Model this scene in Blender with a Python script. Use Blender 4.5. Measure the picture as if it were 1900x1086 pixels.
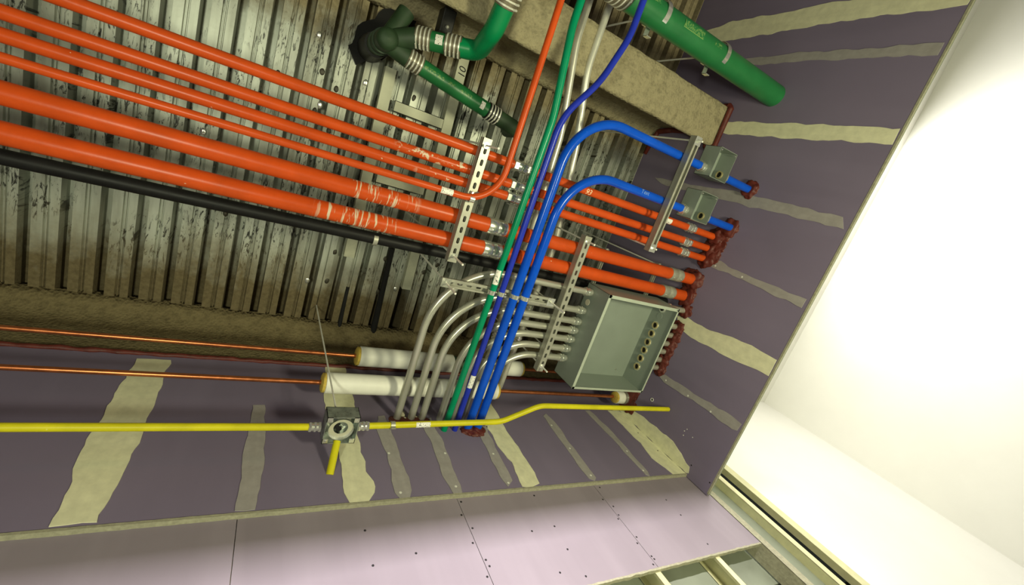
import bpy, bmesh, math, random
from mathutils import Vector, Matrix, noise

for o in list(bpy.data.objects): bpy.data.objects.remove(o)
SC = bpy.context.scene
COL = SC.collection
random.seed(7)
Z0 = 1.6                      # eye height; all coordinates below are metres from the eye point

# ------------------------------------------------------------------ camera
cam_d = bpy.data.cameras.new('camera'); cam = bpy.data.objects.new('camera', cam_d); COL.objects.link(cam)
RIGHT = Vector((0.84440, -0.31943, -0.43006)); DOWN = Vector((0.15714, 0.91516, -0.37120)); FWD = Vector((0.51214, 0.24586, 0.82296))
M = Matrix.Identity(4)
for i in range(3):
    M[i][0] = RIGHT[i]; M[i][1] = -DOWN[i]; M[i][2] = -FWD[i]
M[2][3] = Z0
cam.matrix_world = M
cam_d.sensor_fit = 'HORIZONTAL'; cam_d.sensor_width = 36.0; cam_d.lens = 36.0*805.87/1900.0
cam_d.clip_start = 0.02; cam_d.clip_end = 60
SC.camera = cam
# ------------------------------------------------------------------ world, lights, exposure
W = bpy.data.worlds.new('dim_interior'); SC.world = W; W.use_nodes = True
W.node_tree.nodes['Background'].inputs[0].default_value = (0.80, 0.90, 0.72, 1)
W.node_tree.nodes['Background'].inputs[1].default_value = 0.02
def area(name, loc, target, sx, sy, watts, col):
    d = bpy.data.lights.new(name, 'AREA'); d.shape = 'RECTANGLE'; d.size = sx; d.size_y = sy; d.energy = watts; d.color = col
    o = bpy.data.objects.new(name, d); COL.objects.link(o)
    o.location = (loc[0], loc[1], loc[2]+Z0)
    v = Vector(target)-Vector(loc); o.rotation_euler = v.to_track_quat('-Z', 'Y').to_euler()
    return o
area('work_lamp', (1.72, -0.36, -0.75), (1.4, 0.2, 2.4), 0.36, 0.36, 60, (1.0, 0.97, 0.62))
area('left_fill_lamp', (-0.80, 0.05, -0.80), (-0.3, 0.4, 2.6), 0.30, 0.30, 42, (0.98, 1.0, 0.72))  # added unseen fill lamp, lifts the deck and overspray from the left
area('next_room_lamp', (0.9, -6.3, 0.78), (0.9, 1.38, 1.0), 1.6, 0.20, 50, (1.0, 0.93, 0.93)).data.spread = math.radians(36)
area('side_room_lamp', (3.9, -0.9, 2.1), (4.5, -0.6, 0.0), 1.8, 1.8, 105, (1.0, 0.98, 0.90))
SC.view_settings.view_transform = 'Standard'; SC.view_settings.look = 'None'
SC.view_settings.gamma = 1.0; SC.view_settings.use_curve_mapping = False
SC.view_settings.exposure = 0.0

# ------------------------------------------------------------------ materials
MATS = {}
def nm(name):
    m = bpy.data.materials.new(name); m.use_nodes = True
    nt = m.node_tree; b = nt.nodes['Principled BSDF']
    return m, nt, b
def N(nt, t, **kw):
    n = nt.nodes.new(t)
    for k, v in kw.items(): setattr(n, k, v)
    return n
def noise_tex(nt, scale, detail=4, rough=0.55, vec=None, dist=0.0):
    n = N(nt, 'ShaderNodeTexNoise'); n.inputs['Scale'].default_value = scale; n.inputs['Detail'].default_value = detail
    n.inputs['Roughness'].default_value = rough; n.inputs['Distortion'].default_value = dist
    if vec is not None: nt.links.new(vec, n.inputs['Vector'])
    return n
def ramp(nt, fac, stops):
    r = N(nt, 'ShaderNodeValToRGB'); nt.links.new(fac, r.inputs[0])
    e = r.color_ramp.elements
    while len(e) < len(stops): e.new(0.5)
    for el, (p, c) in zip(e, stops): el.position = p; el.color = (*c, 1) if len(c) == 3 else c
    return r
def coords(nt):
    return N(nt, 'ShaderNodeNewGeometry').outputs['Position']
def mapping(nt, vec, scale=(1,1,1), rot=(0,0,0), loc=(0,0,0)):
    m = N(nt, 'ShaderNodeMapping'); m.inputs['Scale'].default_value = scale; m.inputs['Rotation'].default_value = rot; m.inputs['Location'].default_value = loc
    nt.links.new(vec, m.inputs['Vector']); return m.outputs[0]
def mixc(nt, fac, a, b):
    m = N(nt, 'ShaderNodeMix', data_type='RGBA')
    if isinstance(fac, (int, float)): m.inputs[0].default_value = fac
    else: nt.links.new(fac, m.inputs[0])
    for s, v in ((6, a), (7, b)):
        if isinstance(v, tuple): m.inputs[s].default_value = (*v, 1)
        else: nt.links.new(v, m.inputs[s])
    return m.outputs[2]
def math_(nt, op, a, b=0.0, c=None):
    m = N(nt, 'ShaderNodeMath', operation=op)
    for i, v in enumerate((a, b, c)):
        if v is None: continue
        if isinstance(v, (int, float)): m.inputs[i].default_value = v
        else: nt.links.new(v, m.inputs[i])
    return m.outputs[0]
def maprange(nt, v, a, b, c=0.0, d=1.0):
    m = N(nt, 'ShaderNodeMapRange'); nt.links.new(v, m.inputs[0])
    for i, x in enumerate((a, b, c, d)): m.inputs[1+i].default_value = x
    return m.outputs[0]
def bump(nt, b, h, strength=0.3, dist=0.003):
    n = N(nt, 'ShaderNodeBump'); n.inputs['Strength'].default_value = strength; n.inputs['Distance'].default_value = dist
    nt.links.new(h, n.inputs['Height']); nt.links.new(n.outputs[0], b.inputs['Normal'])
def mat(name, col, rough=0.5, metal=0.0, var=0.12, scale=14, bmp=0.0, bscale=90, spec=0.5, coat=0.0, rv=0.08):
    if name in MATS: return MATS[name]
    m, nt, b = nm(name); p = coords(nt)
    n = noise_tex(nt, scale, 5, 0.6, p)
    lo = tuple(c*(1-var) for c in col); hi = tuple(min(1, c*(1+var)) for c in col)
    r = ramp(nt, n.outputs[0], [(0.3, lo), (0.7, hi)])
    nt.links.new(r.outputs[0], b.inputs['Base Color'])
    b.inputs['Metallic'].default_value = metal; b.inputs['Specular IOR Level'].default_value = spec
    b.inputs['Coat Weight'].default_value = coat; b.inputs['Coat Roughness'].default_value = 0.2
    rr = maprange(nt, n.outputs[0], 0.2, 0.8, max(0.02, rough-rv), min(1, rough+rv)); nt.links.new(rr, b.inputs['Roughness'])
    if bmp: 
        n2 = noise_tex(nt, bscale, 4, 0.6, p); bump(nt, b, n2.outputs[0], bmp)
    MATS[name] = m; return m
def conduit_mat(name, col, scrape=None, scale_col=(0.62,0.50,0.36), rough=0.33, dens=0.62, stretch=(60, 9, 9)):
    """painted steel tube: paint with small chips; scrape=(x0,x1) puts rub marks between two x positions"""
    m, nt, b = nm(name); p = coords(nt)
    n = noise_tex(nt, 9, 5, 0.6, p)
    r = ramp(nt, n.outputs[0], [(0.3, tuple(c*0.86 for c in col)), (0.7, tuple(min(1, c*1.1) for c in col))])
    chips = noise_tex(nt, 55, 2, 0.5, p)
    chip = maprange(nt, chips.outputs[0], 0.77, 0.80)
    fac = chip
    if scrape:
        sx = N(nt, 'ShaderNodeSeparateXYZ'); nt.links.new(p, sx.inputs[0])
        a = maprange(nt, sx.outputs[0], scrape[0], scrape[0]+0.05); c = maprange(nt, sx.outputs[0], scrape[1]-0.06, scrape[1], 1.0, 0.0)
        msk = math_(nt, 'MULTIPLY', a, c)
        s = noise_tex(nt, 1.0, 3, 0.6, mapping(nt, p, stretch, (0, 0, 0.12)), 0.4)
        s2 = maprange(nt, s.outputs[0], dens, dens+0.05)
        fac = math_(nt, 'MAXIMUM', chip, math_(nt, 'MULTIPLY', msk, s2))
    nt.links.new(mixc(nt, fac, r.outputs[0], scale_col), b.inputs['Base Color'])
    b.inputs['Roughness'].default_value = rough; b.inputs['Specular IOR Level'].default_value = 0.24
    n2 = noise_tex(nt, 40, 4, 0.6, p); bump(nt, b, n2.outputs[0], 0.08)
    MATS[name] = m; return m
ORANGE = (0.56, 0.072, 0.010)
m_orange = conduit_mat('orange_paint', ORANGE)
m_orange_rub = conduit_mat('orange_paint_rubbed', ORANGE, (0.40, 0.80), dens=0.56, stretch=(34, 40, 12))
m_orange_rub2 = conduit_mat('orange_paint_scuffed', ORANGE, (0.50, 0.72), dens=0.62, stretch=(40, 30, 12))
m_orange_drip = conduit_mat('orange_paint_dripped', ORANGE, (0.25, 0.58), dens=0.55, stretch=(75, 8, 7))
m_orange_drip2 = conduit_mat('orange_paint_dripped_low', ORANGE, (0.16, 0.52), dens=0.56, stretch=(70, 8, 7))
m_blue = conduit_mat('blue_paint', (0.004, 0.080, 0.58), scale_col=(0.08, 0.2, 0.6), rough=0.2)
m_blue_dark = conduit_mat('deep_blue_paint', (0.018, 0.035, 0.42), scale_col=(0.2, 0.25, 0.5), rough=0.26)
m_green_c = conduit_mat('green_paint', (0.0, 0.24, 0.11), scale_col=(0.1, 0.4, 0.2), rough=0.26)
m_yellow = conduit_mat('yellow_paint', (0.60, 0.55, 0.013), scale_col=(0.8, 0.78, 0.3), rough=0.4)
m_emt = mat('galvanized_tube', (0.54, 0.54, 0.455), 0.30, 0.62, 0.04, 4, rv=0.02)
m_emt_old = mat('weathered_galvanized_tube', (0.72, 0.72, 0.62), 0.36, 0.45, 0.1, 12, rv=0.03)
m_zinc = mat('bright_zinc', (0.82, 0.84, 0.76), 0.25, 0.85, 0.04, 6, rv=0.02)
m_strut = mat('galvanized_strut', (0.40, 0.40, 0.33), 0.42, 0.45, 0.1, 25)
m_rod = mat('threaded_rod_zinc', (0.88, 0.88, 0.78), 0.35, 0.15, 0.15, 300, 0.6, 700)
m_black = mat('black_pipe_paint', (0.009, 0.009, 0.009), 0.5, 0.0, 0.3, 14, spec=0.22)
m_rubber = mat('black_rubber', (0.012, 0.012, 0.011), 0.5, 0.0, 0.3, 20)
m_gpipe = mat('green_plastic_pipe', (0.015, 0.155, 0.045), 0.38, 0.0, 0.12, 9)
m_gelbow = mat('bright_green_elbow', (0.0, 0.23, 0.075), 0.3, 0.0, 0.08, 9)
m_gdark = mat('dark_green_fitting', (0.022, 0.050, 0.020), 0.6, 0.0, 0.25, 14)
m_shield = mat('coupling_shield', (0.17, 0.15, 0.10), 0.45, 0.3, 0.25, 40)
m_copper = mat('copper_tube', (0.60, 0.20, 0.075), 0.33, 0.9, 0.2, 22)
m_jacket = mat('white_pipe_jacket', (0.82, 0.82, 0.74), 0.5, 0.0, 0.05, 12)
m_foam = mat('yellow_foam', (0.55, 0.40, 0.07), 0.85, 0.0, 0.2, 60, 0.4)
m_box = mat('grey_enamel', (0.235, 0.275, 0.235), 0.42, 0.0, 0.05, 7)
m_boxlip = mat('grey_enamel_lip', (0.40, 0.45, 0.37), 0.4, 0.0, 0.05, 7)
m_steelbox = mat('oiled_steel_box', (0.42, 0.46, 0.42), 0.3, 0.75, 0.35, 35)
m_brass = mat('bushing_ring', (0.55, 0.47, 0.25), 0.4, 0.6, 0.1, 30)
m_cream = mat('cream_plug', (0.60, 0.56, 0.42), 0.6, 0.0, 0.05, 30)
m_seal = mat('red_firestop_sealant', (0.100, 0.015, 0.009), 0.55, 0.0, 0.3, 28, 0.5, 60)
m_dark = mat('dark_hole', (0.006, 0.006, 0.006), 0.9, 0.0, 0.1, 10)
m_ink = mat('marker_ink', (0.015, 0.014, 0.012), 0.7, 0.0, 0.1, 10)
m_screw = mat('black_screw', (0.01, 0.009, 0.01), 0.6, 0.2, 0.1, 10)
m_fleck = mat('white_filler_dot', (0.72, 0.72, 0.66), 0.6, 0.0, 0.08, 30)
m_conc = mat('grey_concrete', (0.16, 0.155, 0.14), 0.8, 0.0, 0.2, 3, 0.2)
m_band = mat('steel_band', (0.74, 0.74, 0.64), 0.35, 0.3, 0.08, 30)
m_white = mat('white_painted_wall', (0.85, 0.84, 0.80), 0.7, 0.0, 0.02, 3)
m_green_board = mat('green_grey_board', (0.20, 0.225, 0.165), 0.75, 0.0, 0.12, 5)
m_stud = mat('galvanized_stud', (0.62, 0.60, 0.36), 0.42, 0.35, 0.08, 20)
m_edge = mat('raw_board_edge', (0.31, 0.30, 0.21), 0.85, 0.0, 0.2, 60, 0.5, 80)
m_text = mat('pale_green_print', (0.22, 0.36, 0.10), 0.6, 0.0, 0.1, 10)
m_paint_mark = mat('cream_paint_mark', (0.80, 0.60, 0.38), 0.6, 0.0, 0.1, 30)
m_blue_mark = mat('pale_blue_mark', (0.16, 0.30, 0.62), 0.5, 0.0, 0.1, 30)

def gypsum(name, col, streak=0.0):
    m, nt, b = nm(name); p = coords(nt)
    n = noise_tex(nt, 1.6, 4, 0.5, p); n3 = noise_tex(nt, 1.0, 3, 0.5, mapping(nt, p, (7, 7, 0.8)))
    r = ramp(nt, n.outputs[0], [(0.3, tuple(c*0.92 for c in col)), (0.7, tuple(c*1.06 for c in col))])
    f = maprange(nt, n3.outputs[0], 0.45, 0.7, 0.0, 0.16+streak)
    nt.links.new(mixc(nt, f, r.outputs[0], tuple(min(1, c*1.25+0.03) for c in col)), b.inputs['Base Color'])
    b.inputs['Roughness'].default_value = 0.72; b.inputs['Specular IOR Level'].default_value = 0.25
    n2 = noise_tex(nt, 160, 3, 0.6, p); bump(nt, b, n2.outputs[0], 0.06)
    MATS[name] = m; return m
m_gyp = gypsum('purple_wallboard', (0.195, 0.163, 0.245))
m_gyp_low = gypsum('pale_purple_wallboard', (0.245, 0.210, 0.245), 0.14)
def mud_mat(name, col):
    m, nt, b = nm(name); p = coords(nt)
    n = noise_tex(nt, 22, 5, 0.6, p); n3 = noise_tex(nt, 1, 3, 0.5, mapping(nt, p, (40, 40, 3)))
    r = ramp(nt, n.outputs[0], [(0.3, tuple(c*0.86 for c in col)), (0.7, tuple(c*1.08 for c in col))])
    nt.links.new(mixc(nt, maprange(nt, n3.outputs[0], 0.4, 0.7, 0, 0.35), r.outputs[0], tuple(c*0.8 for c in col)), b.inputs['Base Color'])
    b.inputs['Roughness'].default_value = 0.8
    bump(nt, b, n.outputs[0], 0.25)
    MATS[name] = m; return m
m_mud = mud_mat('joint_compound_thick', (0.74, 0.73, 0.50))
m_mud_thin = mud_mat('joint_compound_thin', (0.345, 0.325, 0.315))

def fireproof(name, col):
    m, nt, b = nm(name); p = coords(nt)
    n = noise_tex(nt, 28, 6, 0.68, p); v = N(nt, 'ShaderNodeTexVoronoi'); v.inputs['Scale'].default_value = 70; nt.links.new(p, v.inputs['Vector'])
    r = ramp(nt, n.outputs[0], [(0.28, tuple(c*0.6 for c in col)), (0.5, col), (0.75, tuple(c*1.15 for c in col))])
    pits = maprange(nt, v.outputs['Distance'], 0.1, 0.28, 0.45, 0.0)
    nt.links.new(mixc(nt, pits, r.outputs[0], tuple(c*0.55 for c in col)), b.inputs['Base Color'])
    b.inputs['Roughness'].default_value = 0.95; b.inputs['Specular IOR Level'].default_value = 0.1
    bump(nt, b, math_(nt, 'ADD', n.outputs[0], v.outputs['Distance']), 0.7, 0.006)
    MATS[name] = m; return m
m_fire = fireproof('sprayed_fireproofing', (0.34, 0.30, 0.185))
m_fire_brown_shaded = fireproof('brown_shaded_fireproofing', (0.19, 0.155, 0.08))  # browner coat, also darkened for the light fading toward the back beam

def deck_mat():
    m, nt, b = nm('galvanized_deck'); p = coords(nt)
    sx = N(nt, 'ShaderNodeSeparateXYZ'); nt.links.new(p, sx.inputs[0])
    big = noise_tex(nt, 1.0, 4, 0.6, mapping(nt, p, (9, 1.2, 1)))
    r = ramp(nt, big.outputs[0], [(0.32, (0.28, 0.29, 0.24)), (0.5, (0.43, 0.455, 0.39)), (0.7, (0.57, 0.61, 0.53))])
    # oil and slag smears lying mostly over the middle of the bay
    sm = noise_tex(nt, 1.0, 5, 0.72, mapping(nt, p, (70, 16, 1), (0, 0, 0.25)), 0.8)
    patch = noise_tex(nt, 3.2, 3, 0.5, p)
    pm = maprange(nt, patch.outputs[0], 0.44, 0.54)
    smf = math_(nt, 'MULTIPLY', maprange(nt, sm.outputs[0], 0.54, 0.60), pm)
    c1 = mixc(nt, smf, r.outputs[0], (0.035, 0.035, 0.03))
    # overspray of the fireproofing along both beams
    on = noise_tex(nt, 1.0, 4, 0.6, mapping(nt, p, (6, 6, 6)))
    yy = math_(nt, 'ADD', sx.outputs[1], math_(nt, 'MULTIPLY', math_(nt, 'SUBTRACT', on.outputs[0], 0.5), 0.45))
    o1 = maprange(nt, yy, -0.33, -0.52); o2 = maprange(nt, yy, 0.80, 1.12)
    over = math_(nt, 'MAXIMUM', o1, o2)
    back_shade = mixc(nt, o2, (1.0, 1.0, 1.0), (0.55, 0.52, 0.45))  # back overspray darkened to paint in the light falling off there
    fine = noise_tex(nt, 45, 5, 0.65, p)
    oc = ramp(nt, fine.outputs[0], [(0.3, (0.19, 0.155, 0.085)), (0.7, (0.33, 0.28, 0.165))])
    mm = N(nt, 'ShaderNodeMix', data_type='RGBA', blend_type='MULTIPLY'); mm.inputs[0].default_value = 1.0; nt.links.new(oc.outputs[0], mm.inputs[6]); nt.links.new(back_shade, mm.inputs[7])
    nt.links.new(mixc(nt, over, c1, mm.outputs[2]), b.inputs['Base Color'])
    met = math_(nt, 'MULTIPLY', math_(nt, 'SUBTRACT', 1.0, over), 0.35); nt.links.new(met, b.inputs['Metallic'])
    ro = math_(nt, 'MULTIPLY_ADD', over, 0.47, 0.42); nt.links.new(ro, b.inputs['Roughness'])
    bump(nt, b, fine.outputs[0], 0.12)
    return m
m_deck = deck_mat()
def print_mat():
    m, nt, b = nm('pale_print_on_green'); p = coords(nt)
    v = noise_tex(nt, 1.0, 2, 0.5, mapping(nt, p, (110, 110, 110)))
    f = maprange(nt, v.outputs[0], 0.50, 0.54)
    nt.links.new(mixc(nt, f, (0.015, 0.155, 0.045), (0.13, 0.27, 0.08)), b.inputs['Base Color'])
    b.inputs['Roughness'].default_value = 0.4
    return m
m_print = print_mat()
def sticker_mat():
    m, nt, b = nm('white_sticker_print'); p = coords(nt)
    v = noise_tex(nt, 1.0, 2, 0.5, mapping(nt, p, (150, 150, 150)))
    f = maprange(nt, v.outputs[0], 0.60, 0.64)
    nt.links.new(mixc(nt, f, (0.82, 0.81, 0.74), (0.05, 0.05, 0.05)), b.inputs['Base Color'])
    b.inputs['Roughness'].default_value = 0.5
    return m
m_sticker = sticker_mat()

# ------------------------------------------------------------------ object helpers
BASE = {}
def V(*a): return Vector(a)
def obj(name, bm, m, parent=None, smooth=True, angle=40, bevel=0.0):
    off = Vector((0, 0, Z0))
    if bevel:
        bmesh.ops.bevel(bm, geom=[e for e in bm.edges], offset=bevel, segments=2, affect='EDGES', profile=0.5)
    bmesh.ops.recalc_face_normals(bm, faces=bm.faces)
    me = bpy.data.meshes.new(name)
    base = BASE.get(parent.name, None) if parent else None
    if base is None:
        if bm.verts:
            xs = [v.co.x for v in bm.verts]; ys = [v.co.y for v in bm.verts]; zs = [v.co.z for v in bm.verts]
            base = Vector(((min(xs)+max(xs))/2, (min(ys)+max(ys))/2, min(zs)))
        else: base = Vector()
        own = base
    else: own = None
    bmesh.ops.translate(bm, verts=bm.verts, vec=-base)
    if smooth:
        for f in bm.faces: f.smooth = True
        for e in bm.edges:
            if len(e.link_faces) == 2 and e.calc_face_angle(0) > math.radians(angle): e.smooth = False
    bm.to_mesh(me); bm.free()
    o = bpy.data.objects.new(name, me); COL.objects.link(o)
    if m: me.materials.append(m)
    if parent: o.parent = parent
    else: o.location = own + off
    BASE[o.name] = base
    return o
def thing(name, label, cat, loc, group=None):
    o = bpy.data.objects.new(name, None); COL.objects.link(o); o.empty_display_size = 0.05
    o.location = (loc[0], loc[1], loc[2]+Z0); BASE[o.name] = Vector(loc)
    o['label'] = label; o['category'] = cat
    if group: o['group'] = group
    return o
def tag(o, label, cat, group=None):
    o['label'] = label; o['category'] = cat
    if group: o['group'] = group
    return o
def struct(name, loc=(0, 0, 0)):
    o = bpy.data.objects.new(name, None); COL.objects.link(o); o.empty_display_size = 0.05
    o.location = (loc[0], loc[1], loc[2]+Z0); BASE[o.name] = Vector(loc); o['kind'] = 'structure'
    return o
def BM(): return bmesh.new()
def box(bm, a, b, rot=None):
    xs = (a[0], b[0]); ys = (a[1], b[1]); zs = (a[2], b[2])
    v = [bm.verts.new((x, y, z)) for x in xs for y in ys for z in zs]
    for q in ((0,1,3,2),(4,6,7,5),(0,4,5,1),(2,3,7,6),(0,2,6,4),(1,5,7,3)): bm.faces.new([v[i] for i in q])
    return v
def frame_of(d):
    d = d.normalized(); up = Vector((0, 0, 1)) if abs(d.z) < 0.9 else Vector((1, 0, 0))
    u = d.cross(up).normalized(); w = u.cross(d).normalized(); return u, w
def tube(bm, pts, r, seg=20, cap=True):
    pts = [Vector(p) for p in pts]; rs = r if isinstance(r, (list, tuple)) else [r]*len(pts)
    rings = []; d0 = (pts[1]-pts[0]).normalized(); u, w = frame_of(d0); prev = d0
    for i, p in enumerate(pts):
        if i == 0: d = d0
        elif i == len(pts)-1: d = (pts[-1]-pts[-2]).normalized()
        else: d = ((pts[i+1]-p).normalized()+(p-pts[i-1]).normalized()).normalized()
        q = prev.rotation_difference(d); u = q @ u; w = q @ w; prev = d
        rings.append([bm.verts.new(p+(u*math.cos(t)+w*math.sin(t))*rs[i]) for t in [2*math.pi*k/seg for k in range(seg)]])
    for a, b in zip(rings, rings[1:]):
        for k in range(seg): bm.faces.new((a[k], a[(k+1)%seg], b[(k+1)%seg], b[k]))
    if cap: bm.faces.new(rings[0][::-1]); bm.faces.new(rings[-1])
    return rings
def fillet(pts, radii, n=14):
    pts = [Vector(p) for p in pts]; out = [pts[0]]
    if isinstance(radii, (int, float)): radii = [radii]*(len(pts)-2)
    for i in range(1, len(pts)-1):
        a = (pts[i-1]-pts[i]); b = (pts[i+1]-pts[i]); la, lb = a.length, b.length; a.normalize(); b.normalize()
        th = a.angle(b); t = min(radii[i-1]/math.tan(th/2), la*0.98, lb*0.98); r = t*math.tan(th/2)
        c = pts[i]+(a+b).normalized()*(r/math.sin(th/2))
        s = pts[i]+a*t-c; e = pts[i]+b*t-c; tot = s.angle(e); ax = s.cross(e).normalized()
        for k in range(n+1): out.append(c+Matrix.Rotation(tot*k/n, 3, ax) @ s)
    out.append(pts[-1]); return out
def lathe(bm, p, d, prof, seg=24, cap=True):
    """profile of (distance along d, radius)"""
    p = Vector(p); d = Vector(d).normalized(); u, w = frame_of(d); rings = []
    for t, r in prof:
        rings.append([bm.verts.new(p+d*t+(u*math.cos(a)+w*math.sin(a))*r) for a in [2*math.pi*k/seg for k in range(seg)]])
    for a, b in zip(rings, rings[1:]):
        for k in range(seg): bm.faces.new((a[k], a[(k+1)%seg], b[(k+1)%seg], b[k]))
    if cap: bm.faces.new(rings[0][::-1]); bm.faces.new(rings[-1])
def ring(bm, p, d, r0, r1, h, seg=24):
    """flat annulus of height h"""
    p = Vector(p); d = Vector(d).normalized(); u, w = frame_of(d); L = []
    for t, r in ((0, r0), (0, r1), (h, r1), (h, r0)):
        L.append([bm.verts.new(p+d*t+(u*math.cos(a)+w*math.sin(a))*r) for a in [2*math.pi*k/seg for k in range(seg)]])
    for i in range(4):
        a, b = L[i], L[(i+1)%4]
        for k in range(seg): bm.faces.new((a[k], a[(k+1)%seg], b[(k+1)%seg], b[k]))
def arc_patch(bm, p, d, facing, r, length, half_angle, th=0.0006, n=10):
    """a label or strap wrapped on a tube: centre p, axis d, facing direction"""
    p = Vector(p); d = Vector(d).normalized(); f = Vector(facing); f = (f-d*f.dot(d)).normalized(); g = d.cross(f)
    L = []
    for rr in (r, r+th):
        for s in (-length/2, length/2):
            L.append([bm.verts.new(p+d*s+(f*math.cos(a)+g*math.sin(a))*rr) for a in [half_angle*(2*k/n-1) for k in range(n+1)]])
    i0, i1, o0, o1 = L
    for k in range(n):
        bm.faces.new((o0[k], o0[k+1], o1[k+1], o1[k])); bm.faces.new((i0[k], i1[k], i1[k+1], i0[k+1]))
        bm.faces.new((i0[k], i0[k+1], o0[k+1], o0[k])); bm.faces.new((i1[k], o1[k], o1[k+1], i1[k+1]))
    for k in (0, n): bm.faces.new((i0[k], o0[k], o1[k], i1[k]))
def slab(bm, poly, to3, depth_vec):
    """polygon (2d) lifted to 3d and given a thickness"""
    a = [bm.verts.new(to3(p)) for p in poly]; b = [bm.verts.new(to3(p)+depth_vec) for p in poly]
    n = len(poly)
    bm.faces.new(a); bm.faces.new(b[::-1])
    for k in range(n): bm.faces.new((a[k], a[(k+1)%n], b[(k+1)%n], b[k]))
def ragged(poly, step=0.03, amp=0.006, seed=0):
    out = []; n = len(poly)
    for i in range(n):
        a = Vector(poly[i]); b = Vector(poly[(i+1)%n]); k = max(1, int((b-a).length/step))
        for j in range(k):
            q = a.lerp(b, j/k); d = (b-a).normalized(); nn = Vector((-d.y, d.x))
            q = q+nn*amp*noise.noise(Vector((q.x*14+seed, q.y*14, seed*3.1)))*1.6
            out.append((q.x, q.y))
    return out
DECK = 2.84; YB = 1.37; XR = 2.51; YLOW = 1.386

# ------------------------------------------------------------------ the room
b = BM(); box(b, (-2.2, -8.0, -1.72), (5.2, 1.9, -1.6)); o = obj('floor', b, m_conc, None, False); o['kind'] = 'structure'

# metal deck: ribs run along y
ceil_ = struct('ceiling', (0.5, 0, DECK))
def deck_profile():
    pr = []
    x = -2.2
    k0 = math.floor((-2.2-0.066)/0.1435)
    k = k0
    while 0.066+0.1435*k < 2.58:
        s = 0.066+0.1435*k
        wide = abs(s-0.783) < 0.03
        s0 = s+0.036 if abs(s-0.927) < 0.03 else s
        e0 = s+0.1435+0.030 if wide else s+0.1385
        deep = 0.19 if wide else 0.10
        if abs(s-0.353) < 0.03:
            pr += [(s, 0), (s+0.030, 0), (s+0.031, 0.012), (s+0.036, 0.012), (s+0.037, 0), (s+0.070, 0), (s+0.085, 0.010), (s+0.105, 0.03), (s+0.112, 0.10), (s+0.137, 0.10)]
        else:
            pr += [(s0, 0), (s+0.041, 0), (s+0.045, 0.011), (s+0.049, 0.011), (s+0.051, 0.003), (s+0.055, 0.003), (s+0.057, 0.011), (s+0.061, 0.011), (s+0.064, 0), (s+0.098, 0), (s+0.101, deep), (e0, deep)]
        k += 1
    return pr
b = BM(); pr = deck_profile()
ys = [-2.35, -1.0, 0.0, 0.9, 1.7]
cols = [[b.verts.new((x, y, DECK+z)) for x, z in pr] for y in ys]
for c0, c1 in zip(cols, cols[1:]):
    for k in range(len(pr)-1): b.faces.new((c0[k], c0[k+1], c1[k+1], c1[k]))
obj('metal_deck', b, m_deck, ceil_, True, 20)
b = BM(); box(b, (-2.2, -2.35, DECK+0.22), (2.6, 1.7, DECK+0.32)); obj('slab', b, m_conc, ceil_, False)
m_weld = mat('burnt_weld', (0.055, 0.05, 0.035), 0.5, 0.3, 0.4, 120)
# puddle welds burnt through the flats
for i, (x, y) in enumerate([(0.10, -0.36), (0.15, -0.19), (0.15, 0.02), (0.17, -0.02), (0.24, 0.10), (0.235, -0.13), (0.375, -0.22), (0.42, 0.80), (0.415, 1.0), (0.30, 1.02), (0.655, -0.24), (0.735, 0.78), (0.66, 0.16),
                            (0.66, 0.62), (0.745, 1.02), (0.86, 0.98), (0.97, 0.62), (1.02, 0.82), (0.96, 0.42), (0.11, 0.25), (0.10, 0.62), (-0.33, 0.3), (-0.05, -0.1), (-0.18, 0.7), (1.17, 0.1), (1.10, 0.75)]):
    b = BM()
    lathe(b, (x, y, DECK+0.002), (0, 0, -1), [(0, 0.014), (0.003, 0.012), (0.005, 0.007), (0.0055, 0.001)], 14)
    for v in b.verts:
        v.co.x += 0.004*noise.noise(v.co*60); v.co.y = y+(v.co.y-y)*1.45+0.004*noise.noise(v.co*50+V(5, 2, 1))
    obj('weld_mark', b, m_weld if i % 3 else m_zinc, ceil_)
# slotted acoustic perforation in two rows near the right wall
b = BM()
for r_, x in ((0, 2.135), (1, 2.162)):
    for k in range(9):
        y = -0.25+0.062*k+0.03*r_; box(b, (x, y, DECK-0.003), (x+0.006, y+0.036, DECK+0.004))
obj('vent_slots', b, MATS['steel_band'], ceil_, False)
# black strips standing in for the dark, shaded gaps in the flutes over the back beam
for x0, y0, x1, y1, w in ((0.548, 1.02, 0.555, 1.385, 0.022), (0.765, 0.70, 0.785, 1.40, 0.034)):
    b = BM(); tube(b, [(x0, y0, DECK+0.002), ((x0+x1)/2, (y0+y1)/2, DECK-0.002), (x1, y1, DECK-0.004)], [w*0.5, w*0.55, w*0.7], 10); obj('dark_gap_strip', b, m_dark, ceil_)

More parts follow.
